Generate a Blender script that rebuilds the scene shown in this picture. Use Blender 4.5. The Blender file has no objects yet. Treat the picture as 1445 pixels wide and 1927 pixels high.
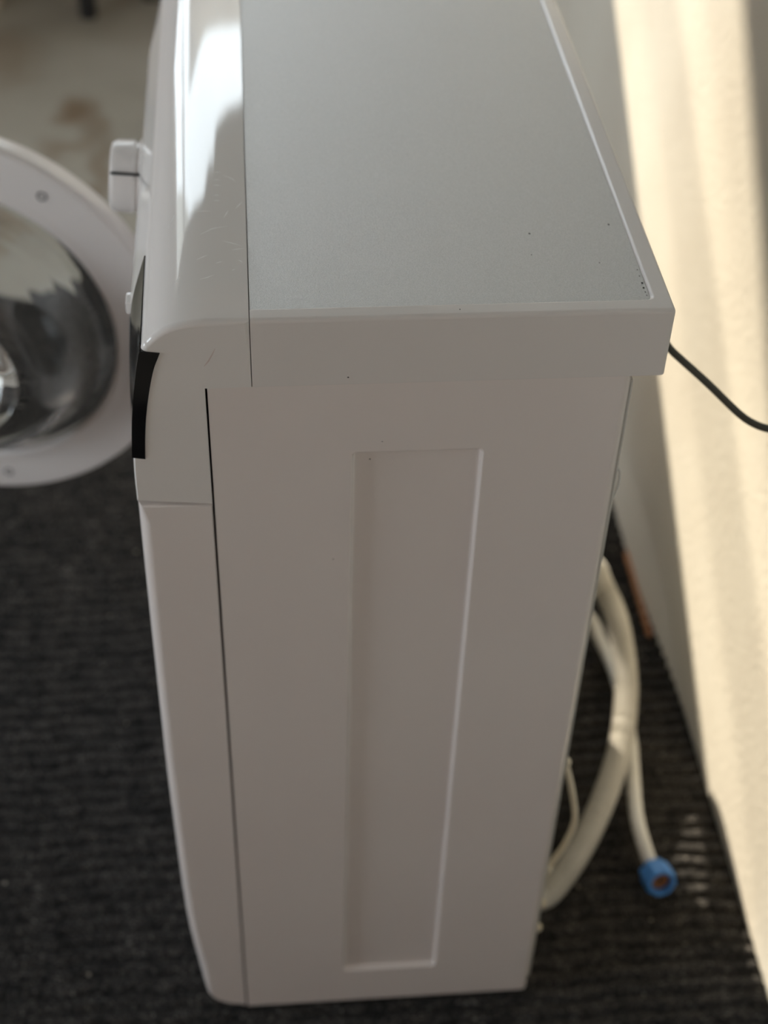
import bpy, bmesh, math, random
import numpy as np
from mathutils import Vector, Matrix, Euler, noise as mnoise

C = bpy.context.scene.collection
S = bpy.context.scene
random.seed(4)

# ------------------------------------------------------------ camera, sky, sun, exposure
cam_data = bpy.data.cameras.new('camera')
cam = bpy.data.objects.new('camera', cam_data); C.objects.link(cam)
cam.location = (0.035619, -0.782974, 1.404731)
cam.rotation_euler = (0.828588, -0.027334, -0.082327)
cam_data.sensor_fit = 'VERTICAL'; cam_data.sensor_height = 36.0; cam_data.sensor_width = 36.0 * 1445 / 1927
cam_data.lens = 2831.43 / 1927 * 36.0
cam_data.clip_start = 0.02
cam_data.dof.use_dof = True
cam_data.dof.focus_distance = 0.95
cam_data.dof.aperture_fstop = 4.4
S.camera = cam

SUN_DIR = Vector((0.40, -1.0, -0.58)).normalized()
sun_data = bpy.data.lights.new('sun', 'SUN'); sun = bpy.data.objects.new('sun', sun_data); C.objects.link(sun)
sun.rotation_euler = SUN_DIR.to_track_quat('-Z', 'Y').to_euler()
sun.location = (-2, 6, 4)
sun_data.energy = 8.3; sun_data.color = (1.0, 0.87, 0.68); sun_data.angle = math.radians(0.4)

world = bpy.data.worlds.new('sky'); S.world = world; world.use_nodes = True
bg = world.node_tree.nodes['Background']
bg.inputs[0].default_value = (0.83, 0.93, 1.0, 1); bg.inputs[1].default_value = 6.0

def portal(loc, rot, sx, sy):
    l = bpy.data.lights.new('sky_portal', 'AREA'); l.shape = 'RECTANGLE'; l.size = sx; l.size_y = sy
    l.cycles.is_portal = True
    o = bpy.data.objects.new('sky_portal', l); C.objects.link(o); o.location = loc; o.rotation_euler = rot
YW, XL, XR, YN, ZC = 2.6, -2.4, 0.535, -2.0, 2.7      # far wall, left wall, right wall, near wall, ceiling
WX0, WX1, WZ0, WZ1 = -1.1, 0.36, 1.372, 2.42             # window in the far wall
LY0, LY1, LZ0, LZ1 = -0.85, 0.45, 0.4, 1.65               # glazed opening in the left wall
portal(((WX0 + WX1) / 2, YW + 0.02, (WZ0 + WZ1) / 2), (-math.pi / 2, 0, 0), WX1 - WX0, WZ1 - WZ0)
portal((XL - 0.02, (LY0 + LY1) / 2, (LZ0 + LZ1) / 2), (0, -math.pi / 2, 0), LZ1 - LZ0, LY1 - LY0)

S.view_settings.view_transform = 'Standard'; S.view_settings.look = 'None'
S.view_settings.gamma = 1.0; S.view_settings.use_curve_mapping = False
S.view_settings.exposure = 0.42
S.cycles.use_denoising = True
S.cycles.max_bounces = 10; S.cycles.diffuse_bounces = 5; S.cycles.transmission_bounces = 10
S.cycles.sample_clamp_indirect = 6.0
S.cycles.caustics_refractive = False; S.cycles.caustics_reflective = False

# ------------------------------------------------------------ materials
def mat(name, col, rough=0.5, metal=0.0, ior=1.5, spec=0.5, coat=0.0):
    m = bpy.data.materials.new(name); m.use_nodes = True
    b = m.node_tree.nodes['Principled BSDF']
    b.inputs['Base Color'].default_value = (*col, 1); b.inputs['Roughness'].default_value = rough
    b.inputs['Metallic'].default_value = metal; b.inputs['IOR'].default_value = ior
    b.inputs['Specular IOR Level'].default_value = spec; b.inputs['Coat Weight'].default_value = coat
    return m, m.node_tree, b
def nd(nt, t, **kw):
    n = nt.nodes.new(t)
    for k, v in kw.items():
        if k in n.inputs: n.inputs[k].default_value = v
        else: setattr(n, k, v)
    return n
def ramp(nt, fac, stops):
    r = nt.nodes.new('ShaderNodeValToRGB'); e = r.color_ramp.elements
    while len(e) < len(stops): e.new(0.5)
    for i, (p, c) in enumerate(stops):
        e[i].position = p; e[i].color = (*c, 1) if len(c) == 3 else c
    nt.links.new(fac, r.inputs[0]); return r
def objco(nt, scale=(1, 1, 1)):
    t = nt.nodes.new('ShaderNodeTexCoord'); mp = nt.nodes.new('ShaderNodeMapping')
    mp.inputs['Scale'].default_value = scale; nt.links.new(t.outputs['Object'], mp.inputs[0]); return mp.outputs[0]
def bump(nt, b, h, strength, dist):
    n = nt.nodes.new('ShaderNodeBump'); n.inputs['Strength'].default_value = strength; n.inputs['Distance'].default_value = dist
    nt.links.new(h, n.inputs['Height']); nt.links.new(n.outputs[0], b.inputs['Normal'])

# glossy white plastic of the fascia
M_FASCIA, nt, b = mat('gloss_white_plastic', (0.80, 0.778, 0.758), 0.04, ior=1.52)
n = nd(nt, 'ShaderNodeTexNoise', Scale=9.0, Detail=2.0); nt.links.new(objco(nt, (1, 0.3, 1)), n.inputs['Vector'])
r = ramp(nt, n.outputs['Fac'], [(0.35, (0.025,) * 3), (0.75, (0.055,) * 3)]); nt.links.new(r.outputs[0], b.inputs['Roughness'])
# painted sheet steel of the body, satin
M_BODY, nt, b = mat('satin_white_paint', (0.80, 0.775, 0.75), 0.19)
n = nd(nt, 'ShaderNodeTexNoise', Scale=5.0, Detail=3.0); nt.links.new(objco(nt), n.inputs['Vector'])
r = ramp(nt, n.outputs['Fac'], [(0.3, (0.80, 0.740, 0.715)), (0.7, (0.82, 0.770, 0.745))]); nt.links.new(r.outputs[0], b.inputs['Base Color'])
M_LID, nt, b = mat('matt_white_plastic', (0.77, 0.74, 0.72), 0.24)
n = nd(nt, 'ShaderNodeTexNoise', Scale=900.0); nt.links.new(objco(nt), n.inputs['Vector']); bump(nt, b, n.outputs['Fac'], 0.05, 0.0005)
# silver worktop with a fine grain
M_TOP, nt, b = mat('silver_grained_laminate', (0.60, 0.615, 0.62), 0.42, metal=0.35)
co = objco(nt)
v = nd(nt, 'ShaderNodeTexNoise', Scale=1500.0, Detail=1.0, Roughness=0.5); nt.links.new(co, v.inputs['Vector'])
r = ramp(nt, v.outputs['Fac'], [(0.36, (0.56, 0.575, 0.58)), (0.5, (0.61, 0.62, 0.62)), (0.66, (0.66, 0.67, 0.68))]); nt.links.new(r.outputs[0], b.inputs['Base Color'])
bump(nt, b, v.outputs['Fac'], 0.8, 0.0004)
M_BLACK, nt, b = mat('gloss_black_lens', (0.008, 0.008, 0.009), 0.05)
n = nd(nt, 'ShaderNodeTexNoise', Scale=30.0); nt.links.new(objco(nt), n.inputs['Vector'])
r = ramp(nt, n.outputs['Fac'], [(0.3, (0.03,) * 3), (0.8, (0.09,) * 3)]); nt.links.new(r.outputs[0], b.inputs['Roughness'])
M_DARK, nt, b = mat('black_rubber', (0.015, 0.015, 0.016), 0.6)
n = nd(nt, 'ShaderNodeTexNoise', Scale=200.0); nt.links.new(objco(nt), n.inputs['Vector']); bump(nt, b, n.outputs['Fac'], 0.2, 0.001)
M_GREYRUB, nt, b = mat('grey_rubber', (0.16, 0.16, 0.165), 0.6)
n = nd(nt, 'ShaderNodeTexNoise', Scale=60.0); nt.links.new(objco(nt), n.inputs['Vector']); bump(nt, b, n.outputs['Fac'], 0.1, 0.001)
M_STEEL, nt, b = mat('drum_steel', (0.55, 0.56, 0.57), 0.28, metal=1.0)
n = nd(nt, 'ShaderNodeTexVoronoi', Scale=120.0); nt.links.new(objco(nt), n.inputs['Vector']); bump(nt, b, n.outputs['Distance'], 0.4, 0.002)
M_GALV, nt, b = mat('galvanised_back', (0.62, 0.61, 0.58), 0.4, metal=0.3)
n = nd(nt, 'ShaderNodeTexVoronoi', Scale=60.0); nt.links.new(objco(nt), n.inputs['Vector'])
r = ramp(nt, n.outputs['Distance'], [(0, (0.58, 0.57, 0.54)), (1, (0.66, 0.65, 0.62))]); nt.links.new(r.outputs[0], b.inputs['Base Color'])
M_SCRATCH, nt, b = mat('scuffed_plastic', (0.97, 0.98, 0.98), 0.35)
n = nd(nt, 'ShaderNodeTexNoise', Scale=300.0); nt.links.new(objco(nt), n.inputs['Vector']); bump(nt, b, n.outputs['Fac'], 0.3, 0.0005)
M_MARK, nt, b = mat('brown_scuff', (0.64, 0.55, 0.52), 0.5)
n = nd(nt, 'ShaderNodeTexNoise', Scale=300.0); nt.links.new(objco(nt), n.inputs['Vector']); bump(nt, b, n.outputs['Fac'], 0.3, 0.0005)
M_DRAIN, nt, b = mat('grey_hose_plastic', (0.70, 0.68, 0.62), 0.45)
n = nd(nt, 'ShaderNodeTexNoise', Scale=40.0); nt.links.new(objco(nt), n.inputs['Vector'])
r = ramp(nt, n.outputs['Fac'], [(0.3, (0.62, 0.605, 0.56)), (0.7, (0.68, 0.665, 0.62))]); nt.links.new(r.outputs[0], b.inputs['Base Color'])
M_INLET, nt, b = mat('white_hose_plastic', (0.80, 0.80, 0.78), 0.35)
n = nd(nt, 'ShaderNodeTexNoise', Scale=50.0); nt.links.new(objco(nt), n.inputs['Vector'])
r = ramp(nt, n.outputs['Fac'], [(0.3, (0.77, 0.77, 0.74)), (0.7, (0.82, 0.82, 0.80))]); nt.links.new(r.outputs[0], b.inputs['Base Color'])
M_CREAM, nt, b = mat('cream_plastic', (0.78, 0.70, 0.54), 0.4)
n = nd(nt, 'ShaderNodeTexNoise', Scale=50.0); nt.links.new(objco(nt), n.inputs['Vector'])
r = ramp(nt, n.outputs['Fac'], [(0.3, (0.74, 0.66, 0.50)), (0.7, (0.80, 0.73, 0.58))]); nt.links.new(r.outputs[0], b.inputs['Base Color'])
M_BLUE, nt, b = mat('blue_nut_plastic', (0.06, 0.25, 0.68), 0.4)
n = nd(nt, 'ShaderNodeTexNoise', Scale=80.0); nt.links.new(objco(nt), n.inputs['Vector'])
r = ramp(nt, n.outputs['Fac'], [(0.3, (0.05, 0.22, 0.62)), (0.7, (0.08, 0.29, 0.74))]); nt.links.new(r.outputs[0], b.inputs['Base Color'])
M_WASHER, nt, b = mat('rust_brown_rubber', (0.20, 0.085, 0.03), 0.7)
n = nd(nt, 'ShaderNodeTexNoise', Scale=90.0); nt.links.new(objco(nt), n.inputs['Vector'])
r = ramp(nt, n.outputs['Fac'], [(0.3, (0.15, 0.06, 0.025)), (0.7, (0.26, 0.11, 0.04))]); nt.links.new(r.outputs[0], b.inputs['Base Color'])
M_CORD, nt, b = mat('dark_grey_cord', (0.085, 0.085, 0.07), 0.5)
n = nd(nt, 'ShaderNodeTexNoise', Scale=60.0); nt.links.new(objco(nt), n.inputs['Vector']); bump(nt, b, n.outputs['Fac'], 0.1, 0.001)
M_GLASS, nt, b = mat('door_glass', (0.97, 0.985, 0.98), 0.0, ior=1.5)
b.inputs['Transmission Weight'].default_value = 1.0
n = nd(nt, 'ShaderNodeTexNoise', Scale=14.0); nt.links.new(objco(nt), n.inputs['Vector']); bump(nt, b, n.outputs['Fac'], 0.12, 0.01)
# black ribbed needle-felt carpet
M_CARPET, nt, b = mat('black_ribbed_felt', (0.02, 0.02, 0.02), 0.95, spec=0.15)
co = objco(nt)
n1 = nd(nt, 'ShaderNodeTexNoise', Scale=260.0, Detail=3.0, Roughness=0.7); nt.links.new(co, n1.inputs['Vector'])
n2 = nd(nt, 'ShaderNodeTexNoise', Scale=38.0, Detail=2.0); nt.links.new(co, n2.inputs['Vector'])
r1 = ramp(nt, n1.outputs['Fac'], [(0.32, (0.015, 0.015, 0.016)), (0.55, (0.042, 0.041, 0.040)), (0.72, (0.22, 0.21, 0.20))])
r2 = ramp(nt, n2.outputs['Fac'], [(0.3, (0.55,) * 3), (0.7, (1.25, 1.2, 1.15))])
mx = nd(nt, 'ShaderNodeMix', data_type='RGBA', blend_type='MULTIPLY'); mx.inputs[0].default_value = 1.0
nt.links.new(r1.outputs[0], mx.inputs[6]); nt.links.new(r2.outputs[0], mx.inputs[7])
v = nd(nt, 'ShaderNodeTexVoronoi', Scale=42.0); nt.links.new(co, v.inputs['Vector'])
lt = nd(nt, 'ShaderNodeMath', operation='LESS_THAN'); lt.inputs[1].default_value = 0.085; nt.links.new(v.outputs['Distance'], lt.inputs[0])
sepc = nd(nt, 'ShaderNodeSeparateColor'); nt.links.new(v.outputs['Color'], sepc.inputs[0])
lt2 = nd(nt, 'ShaderNodeMath', operation='LESS_THAN'); lt2.inputs[1].default_value = 0.30; nt.links.new(sepc.outputs[0], lt2.inputs[0])
mul = nd(nt, 'ShaderNodeMath', operation='MULTIPLY'); nt.links.new(lt.outputs[0], mul.inputs[0]); nt.links.new(lt2.outputs[0], mul.inputs[1])
mx2 = nd(nt, 'ShaderNodeMix', data_type='RGBA'); nt.links.new(mul.outputs[0], mx2.inputs[0])
nt.links.new(mx.outputs[2], mx2.inputs[6]); mx2.inputs[7].default_value = (0.32, 0.29, 0.25, 1)
nt.links.new(mx2.outputs[2], b.inputs['Base Color'])
bump(nt, b, n1.outputs['Fac'], 0.8, 0.002)
# cream plaster wall
M_WALL, nt, b = mat('cream_plaster', (0.74, 0.70, 0.60), 0.85)
co = objco(nt)
n1 = nd(nt, 'ShaderNodeTexNoise', Scale=7.0, Detail=5.0); nt.links.new(co, n1.inputs['Vector'])
r1 = ramp(nt, n1.outputs['Fac'], [(0.3, (0.70, 0.66, 0.575)), (0.55, (0.75, 0.715, 0.625)), (0.75, (0.77, 0.74, 0.655))])
nt.links.new(r1.outputs[0], b.inputs['Base Color'])
n2 = nd(nt, 'ShaderNodeTexNoise', Scale=95.0, Detail=4.0, Roughness=0.6); nt.links.new(co, n2.inputs['Vector'])
bump(nt, b, n2.outputs['Fac'], 0.32, 0.003)
M_ROOM, nt, b = mat('pale_room_paint', (0.74, 0.60, 0.54), 0.85)
n2 = nd(nt, 'ShaderNodeTexNoise', Scale=60.0, Detail=3.0); nt.links.new(objco(nt), n2.inputs['Vector']); bump(nt, b, n2.outputs['Fac'], 0.15, 0.003)
M_CEIL, nt, b = mat('grey_ceiling_boards', (0.30, 0.29, 0.275), 0.85)
n2 = nd(nt, 'ShaderNodeTexNoise', Scale=20.0, Detail=3.0); nt.links.new(objco(nt, (8, 1, 1)), n2.inputs['Vector']); bump(nt, b, n2.outputs['Fac'], 0.15, 0.003)
M_BRICK, nt, b = mat('brown_render', (0.20, 0.17, 0.145), 0.9)
n2 = nd(nt, 'ShaderNodeTexNoise', Scale=6.0, Detail=3.0); nt.links.new(objco(nt), n2.inputs['Vector']); bump(nt, b, n2.outputs['Fac'], 0.3, 0.02)
# stained beige floor
M_FLOOR, nt, b = mat('stained_beige_floor', (0.44, 0.40, 0.33), 0.55)
co = objco(nt)
n1 = nd(nt, 'ShaderNodeTexNoise', Scale=3.2, Detail=5.0); nt.links.new(co, n1.inputs['Vector'])
r1 = ramp(nt, n1.outputs['Fac'], [(0.3, (0.25, 0.23, 0.19)), (0.5, (0.32, 0.30, 0.25)), (0.75, (0.36, 0.34, 0.29))])
last = r1.outputs[0]
geo = nd(nt, 'ShaderNodeTexCoord')
warp = nd(nt, 'ShaderNodeTexNoise', Scale=9.0, Detail=4.0); nt.links.new(co, warp.inputs['Vector'])
wv = nd(nt, 'ShaderNodeVectorMath', operation='MULTIPLY_ADD'); nt.links.new(warp.outputs['Color'], wv.inputs[0])
wv.inputs[1].default_value = (0.09, 0.16, 0); wv.inputs[2].default_value = (-0.045, -0.08, 0)
wa = nd(nt, 'ShaderNodeVectorMath', operation='ADD'); nt.links.new(geo.outputs['Object'], wa.inputs[0]); nt.links.new(wv.outputs[0], wa.inputs[1])
for (x, y, rx, ry, f) in [(-0.300, 1.93, 0.035, 0.05, 0.9), (-0.262, 1.85, 0.02, 0.09, 0.6), (-0.235, 1.70, 0.02, 0.10, 0.6), (-0.315, 1.77, 0.05, 0.035, 0.55), (-0.40, 1.50, 0.06, 0.07, 0.6), (-0.46, 2.15, 0.08, 0.12, 0.5), (-0.26, 1.58, 0.03, 0.05, 0.8)]:
    s = nd(nt, 'ShaderNodeVectorMath', operation='SUBTRACT'); nt.links.new(wa.outputs[0], s.inputs[0]); s.inputs[1].default_value = (x, y, 0)
    d = nd(nt, 'ShaderNodeVectorMath', operation='DIVIDE'); nt.links.new(s.outputs[0], d.inputs[0]); d.inputs[1].default_value = (rx, ry, 1)
    l = nd(nt, 'ShaderNodeVectorMath', operation='LENGTH'); nt.links.new(d.outputs[0], l.inputs[0])
    mr = nd(nt, 'ShaderNodeMapRange'); nt.links.new(l.outputs['Value'], mr.inputs[0])
    mr.inputs[1].default_value = 0.5; mr.inputs[2].default_value = 1.4; mr.inputs[3].default_value = f; mr.inputs[4].default_value = 0
    mm = nd(nt, 'ShaderNodeMix', data_type='RGBA'); nt.links.new(mr.outputs[0], mm.inputs[0]); nt.links.new(last, mm.inputs[6]); mm.inputs[7].default_value = (0.16, 0.105, 0.055, 1)
    last = mm.outputs[2]
nt.links.new(last, b.inputs['Base Color'])
M_EDGE, nt, b = mat('dark_brown_strip', (0.03, 0.026, 0.02), 0.9, spec=0.2)
n = nd(nt, 'ShaderNodeTexNoise', Scale=120.0, Detail=3.0); nt.links.new(objco(nt), n.inputs['Vector'])
r = ramp(nt, n.outputs['Fac'], [(0.3, (0.018, 0.016, 0.013)), (0.7, (0.055, 0.048, 0.036))]); nt.links.new(r.outputs[0], b.inputs['Base Color'])
M_ORANGE, nt, b = mat('orange_brown_wood', (0.42, 0.18, 0.07), 0.6)
n = nd(nt, 'ShaderNodeTexNoise', Scale=30.0, Detail=3.0); nt.links.new(objco(nt, (1, 0.2, 1)), n.inputs['Vector'])
r = ramp(nt, n.outputs['Fac'], [(0.3, (0.36, 0.15, 0.06)), (0.7, (0.48, 0.23, 0.10))]); nt.links.new(r.outputs[0], b.inputs['Base Color'])
M_CURTAIN, nt, b = mat('beige_curtain_cloth', (0.42, 0.40, 0.36), 0.9, spec=0.1)
n = nd(nt, 'ShaderNodeTexNoise', Scale=200.0); nt.links.new(objco(nt), n.inputs['Vector']); bump(nt, b, n.outputs['Fac'], 0.3, 0.001)
# unseen net added to streak the sunlight; denser bands dim it
M_STREAK = bpy.data.materials.new('streak_cloth'); M_STREAK.use_nodes = True; nt = M_STREAK.node_tree
nt.nodes.remove(nt.nodes['Principled BSDF']); out = nt.nodes['Material Output']
co = nd(nt, 'ShaderNodeTexCoord'); sep = nd(nt, 'ShaderNodeSeparateXYZ'); nt.links.new(co.outputs['Object'], sep.inputs[0])
mpn = nd(nt, 'ShaderNodeMapping'); mpn.inputs['Scale'].default_value = (1.1, 1, 7.0); mpn.inputs['Rotation'].default_value = (0, math.radians(5), 0)
nt.links.new(co.outputs['Object'], mpn.inputs[0])
n = nd(nt, 'ShaderNodeTexNoise', Scale=1.3, Detail=2.0); nt.links.new(mpn.outputs[0], n.inputs['Vector'])
ad = nd(nt, 'ShaderNodeMath', operation='MULTIPLY_ADD'); nt.links.new(n.outputs['Fac'], ad.inputs[0]); ad.inputs[1].default_value = 0.09; nt.links.new(sep.outputs['Z'], ad.inputs[2])
mrz = nd(nt, 'ShaderNodeMapRange'); nt.links.new(ad.outputs[0], mrz.inputs[0]); mrz.inputs[1].default_value = 1.37 + .045; mrz.inputs[2].default_value = 1.97 + .045
rz = ramp(nt, mrz.outputs[0], [(0.0, (0.12,) * 3), (0.20, (0.10,) * 3), (0.30, (0.27,) * 3), (0.48, (0.30,) * 3), (0.555, (0.02,) * 3), (0.63, (0.05,) * 3), (0.70, (0.16,) * 3), (0.85, (0.20,) * 3), (1.0, (0.12,) * 3)])
tb = nd(nt, 'ShaderNodeBsdfTransparent'); tr = nd(nt, 'ShaderNodeBsdfTranslucent'); tr.inputs[0].default_value = (0.8, 0.78, 0.72, 1)
ms = nd(nt, 'ShaderNodeMixShader'); nt.links.new(rz.outputs[0], ms.inputs[0]); nt.links.new(tb.outputs[0], ms.inputs[1]); nt.links.new(tr.outputs[0], ms.inputs[2])
nt.links.new(ms.outputs[0], out.inputs[0])
M_FRAME, nt, b = mat('white_window_frame', (0.75, 0.75, 0.73), 0.4)
n = nd(nt, 'ShaderNodeTexNoise', Scale=30.0); nt.links.new(objco(nt), n.inputs['Vector']); bump(nt, b, n.outputs['Fac'], 0.05, 0.001)
M_CARD, nt, b = mat('pale_cardboard', (0.60, 0.52, 0.43), 0.8)
n = nd(nt, 'ShaderNodeTexNoise', Scale=25.0); nt.links.new(objco(nt, (1, 1, 6)), n.inputs['Vector'])
r = ramp(nt, n.outputs['Fac'], [(0.3, (0.56, 0.48, 0.39)), (0.7, (0.64, 0.56, 0.47))]); nt.links.new(r.outputs[0], b.inputs['Base Color'])
M_SEAT, nt, b = mat('black_seat_vinyl', (0.014, 0.014, 0.016), 0.5)
n = nd(nt, 'ShaderNodeTexVoronoi', Scale=300.0); nt.links.new(objco(nt), n.inputs['Vector']); bump(nt, b, n.outputs['Distance'], 0.2, 0.001)

# ------------------------------------------------------------ mesh helpers
def obj(name, bm, m, parent=None, smooth=True, angle=35, wn=True):
    me = bpy.data.meshes.new(name)
    bmesh.ops.recalc_face_normals(bm, faces=bm.faces); bm.to_mesh(me); bm.free()
    o = bpy.data.objects.new(name, me); C.objects.link(o)
    for mm in (m if isinstance(m, (list, tuple)) else [m]): me.materials.append(mm)
    if smooth:
        for p in me.polygons: p.use_smooth = True
        me.set_sharp_from_angle(angle=math.radians(angle))
        if wn:
            w = o.modifiers.new('wn', 'WEIGHTED_NORMAL'); w.keep_sharp = True
    if parent is not None: o.parent = parent
    return o
def add_box(bm, x0, x1, y0, y1, z0, z1):
    vs = [bm.verts.new((x, y, z)) for x in (x0, x1) for y in (y0, y1) for z in (z0, z1)]
    for f in ((0, 1, 3, 2), (4, 6, 7, 5), (0, 4, 5, 1), (2, 3, 7, 6), (0, 2, 6, 4), (1, 5, 7, 3)):
        bm.faces.new([vs[i] for i in f])
def box(name, x0, x1, y0, y1, z0, z1, m, parent=None, bev=0.0, seg=2):
    bm = bmesh.new(); add_box(bm, x0, x1, y0, y1, z0, z1)
    if bev: bmesh.ops.bevel(bm, geom=list(bm.edges), offset=bev, segments=seg, profile=0.5, affect='EDGES')
    return obj(name, bm, m, parent)
def lathe_bm(prof, n=64, closed=False):
    # profile (r, h) turned about +Z
    bm = bmesh.new(); rings = []
    for r_, h in prof:
        if r_ < 1e-6: rings.append([bm.verts.new((0, 0, h))])
        else: rings.append([bm.verts.new((r_ * math.cos(2 * math.pi * k / n), r_ * math.sin(2 * math.pi * k / n), h)) for k in range(n)])
    pairs = list(zip(rings, rings[1:]))
    if closed: pairs.append((rings[-1], rings[0]))
    for a, c in pairs:
        for k in range(n):
            k2 = (k + 1) % n
            if len(a) == 1 and len(c) == 1: continue
            if len(a) == 1: bm.faces.new((a[0], c[k], c[k2]))
            elif len(c) == 1: bm.faces.new((a[k], c[0], a[k2]))
            else: bm.faces.new((a[k], c[k], c[k2], a[k2]))
    return bm
def smooth_path(pts, step=0.004):
    pts = [Vector(p) for p in pts]; P = [2 * pts[0] - pts[1]] + pts + [2 * pts[-1] - pts[-2]]
    out = []
    for i in range(1, len(P) - 2):
        p0, p1, p2, p3 = P[i - 1], P[i], P[i + 1], P[i + 2]
        n_ = max(2, int((p2 - p1).length / step))
        for k in range(n_):
            t = k / n_
            out.append(0.5 * ((2 * p1) + (p2 - p0) * t + (2 * p0 - 5 * p1 + 4 * p2 - p3) * t * t + (3 * p1 - p0 - 3 * p2 + p3) * t ** 3))
    out.append(pts[-1]); return out
def tube_bm(path, rad, n=14, cap=True):
    bm = bmesh.new(); up = Vector((0.1, 0.2, 1)).normalized(); rings = []
    L = 0.0
    for i, p in enumerate(path):
        t = (path[min(i + 1, len(path) - 1)] - path[max(i - 1, 0)]).normalized()
        if i: L += (p - path[i - 1]).length
        s = t.cross(up).normalized(); up = s.cross(t).normalized()
        r_ = rad(L, i) if callable(rad) else rad
        rings.append([bm.verts.new(p + (s * math.cos(2 * math.pi * k / n) + up * math.sin(2 * math.pi * k / n)) * r_) for k in range(n)])
    for a, c in zip(rings, rings[1:]):
        for k in range(n): bm.faces.new((a[k], a[(k + 1) % n], c[(k + 1) % n], c[k]))
    if cap: bm.faces.new(rings[0][::-1]); bm.faces.new(rings[-1])
    return bm
def extrude_profile(prof, mask, y0, y1, r0, r1, n=6, mids=()):
    # x-z outline run from y0 to y1; ends rounded by r0, r1 where mask > 0 (per-vertex)
    N = len(prof); P = [Vector(p) for p in prof]
    area = sum(P[i].x * P[(i + 1) % N].y - P[(i + 1) % N].x * P[i].y for i in range(N))
    sg = 1 if area > 0 else -1
    nrm = []
    for i in range(N):
        e1 = (P[i] - P[i - 1]).normalized(); e2 = (P[(i + 1) % N] - P[i]).normalized()
        v_ = (Vector((-e1.y, e1.x)) + Vector((-e2.y, e2.x))) * sg
        nrm.append(v_.normalized() if v_.length > 1e-6 else Vector((0, 0)))
    bm = bmesh.new(); loops = []
    def loop(inset, y):
        loops.append([bm.verts.new((P[i].x + nrm[i].x * inset * mask[i], y, P[i].y + nrm[i].y * inset * mask[i])) for i in range(N)])
    for k in range(n + 1):
        a = k / n * math.pi / 2; loop(r0 * (1 - math.sin(a)), y0 + r0 * (1 - math.cos(a)))
    for y_ in mids: loop(0.0, y_)
    for k in range(n + 1):
        a = (1 - k / n) * math.pi / 2; loop(r1 * (1 - math.sin(a)), y1 - r1 * (1 - math.cos(a)))
    for a, c in zip(loops, loops[1:]):
        for i in range(N): bm.faces.new((a[i], a[(i + 1) % N], c[(i + 1) % N], c[i]))
    bm.faces.new(loops[0][::-1]); bm.faces.new(loops[-1])
    return bm
def catmull2(pts, sub=5):
    V = smooth_path([(a, 0, c) for a, c in pts], step=1e9)
    P = [Vector((a, c)) for a, c in pts]; Q = [2 * P[0] - P[1]] + P + [2 * P[-1] - P[-2]]; out = []
    for i in range(1, len(Q) - 2):
        p0, p1, p2, p3 = Q[i - 1:i + 3]
        for k in range(sub):
            t = k / sub
            q = 0.5 * ((2 * p1) + (p2 - p0) * t + (2 * p0 - 5 * p1 + 4 * p2 - p3) * t * t + (3 * p1 - p0 - 3 * p2 + p3) * t ** 3)
            out.append((q.x, q.y))
    out.append(pts[-1]); return out
def empty(name, loc, label, cat, group=None, rz=0.0):
    o = bpy.data.objects.new(name, None); C.objects.link(o); o.location = loc; o.rotation_euler = (0, 0, rz); o.empty_display_size = 0.1
    o['label'] = label; o['category'] = cat
    if group: o['group'] = group
    return o
def struct(o, label=None, cat=None):
    o['kind'] = 'structure'
    if label: o['label'] = label
    if cat: o['category'] = cat
    return o

# ------------------------------------------------------------ the room
T = 0.12
struct(box('floor', XL - T, XR + T, YN - T, YW + T, -0.06, 0.0, M_FLOOR), 'stained pale beige floor beyond the black carpet', 'floor')
struct(box('wall_right', XR, XR + T, YN - T, YW + T, 0.0, ZC, M_WALL), 'cream plaster wall with slanting bands of sunlight', 'wall')
struct(box('wall_near', XL - T, XR, YN - T, YN, 0.0, ZC, M_ROOM), 'pale painted wall behind the photographer', 'wall')
struct(box('ceiling', XL - T, XR + T, YN - T, YW + T, ZC, ZC + 0.08, M_CEIL), 'pale ceiling above the room', 'ceiling')
bm = bmesh.new()
add_box(bm, XL - T, WX0, YW, YW + T, 0, ZC); add_box(bm, WX1, XR, YW, YW + T, 0, ZC)
add_box(bm, WX0, WX1, YW, YW + T, 0, WZ0 - 0.0); add_box(bm, WX0, WX1, YW, YW + T, WZ1, ZC)
struct(obj('wall_far', bm, M_ROOM, smooth=False), 'pale wall with the curtained window at the far end', 'wall')
bm = bmesh.new()
add_box(bm, XL - T, XL, YN, LY0, 0, ZC); add_box(bm, XL - T, XL, LY1, YW, 0, ZC)
add_box(bm, XL - T, XL, LY0, LY1, 0, LZ0); add_box(bm, XL - T, XL, LY0, LY1, LZ1, ZC)
struct(obj('wall_left', bm, M_ROOM, smooth=False), 'pale wall with a wide window on the left', 'wall')
def window_frame(name, axis, a0, a1, z0, z1, p, label, mull):
    bm = bmesh.new(); w = 0.05
    def bar(u0, u1, v0, v1):
        if axis == 'x': add_box(bm, u0, u1, p - 0.025, p + 0.025, v0, v1)
        else: add_box(bm, p - 0.025, p + 0.025, u0, u1, v0, v1)
    bar(a0 - w, a0, z0, z1); bar(a1, a1 + w, z0, z1); bar(a0 - w, a1 + w, z0 - w, z0); bar(a0 - w, a1 + w, z1, z1 + w)
    for u in mull: bar(u - 0.025, u + 0.025, z0, z1)
    return struct(obj(name, bm, M_FRAME, smooth=False), label, 'window')
window_frame('window_1', 'x', WX0 + 0.051, WX1 - 0.051, WZ0 + 0.0, WZ1 - 0.051, YW + 0.09, 'white framed window in the far wall above the frame', [-0.74])
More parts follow.
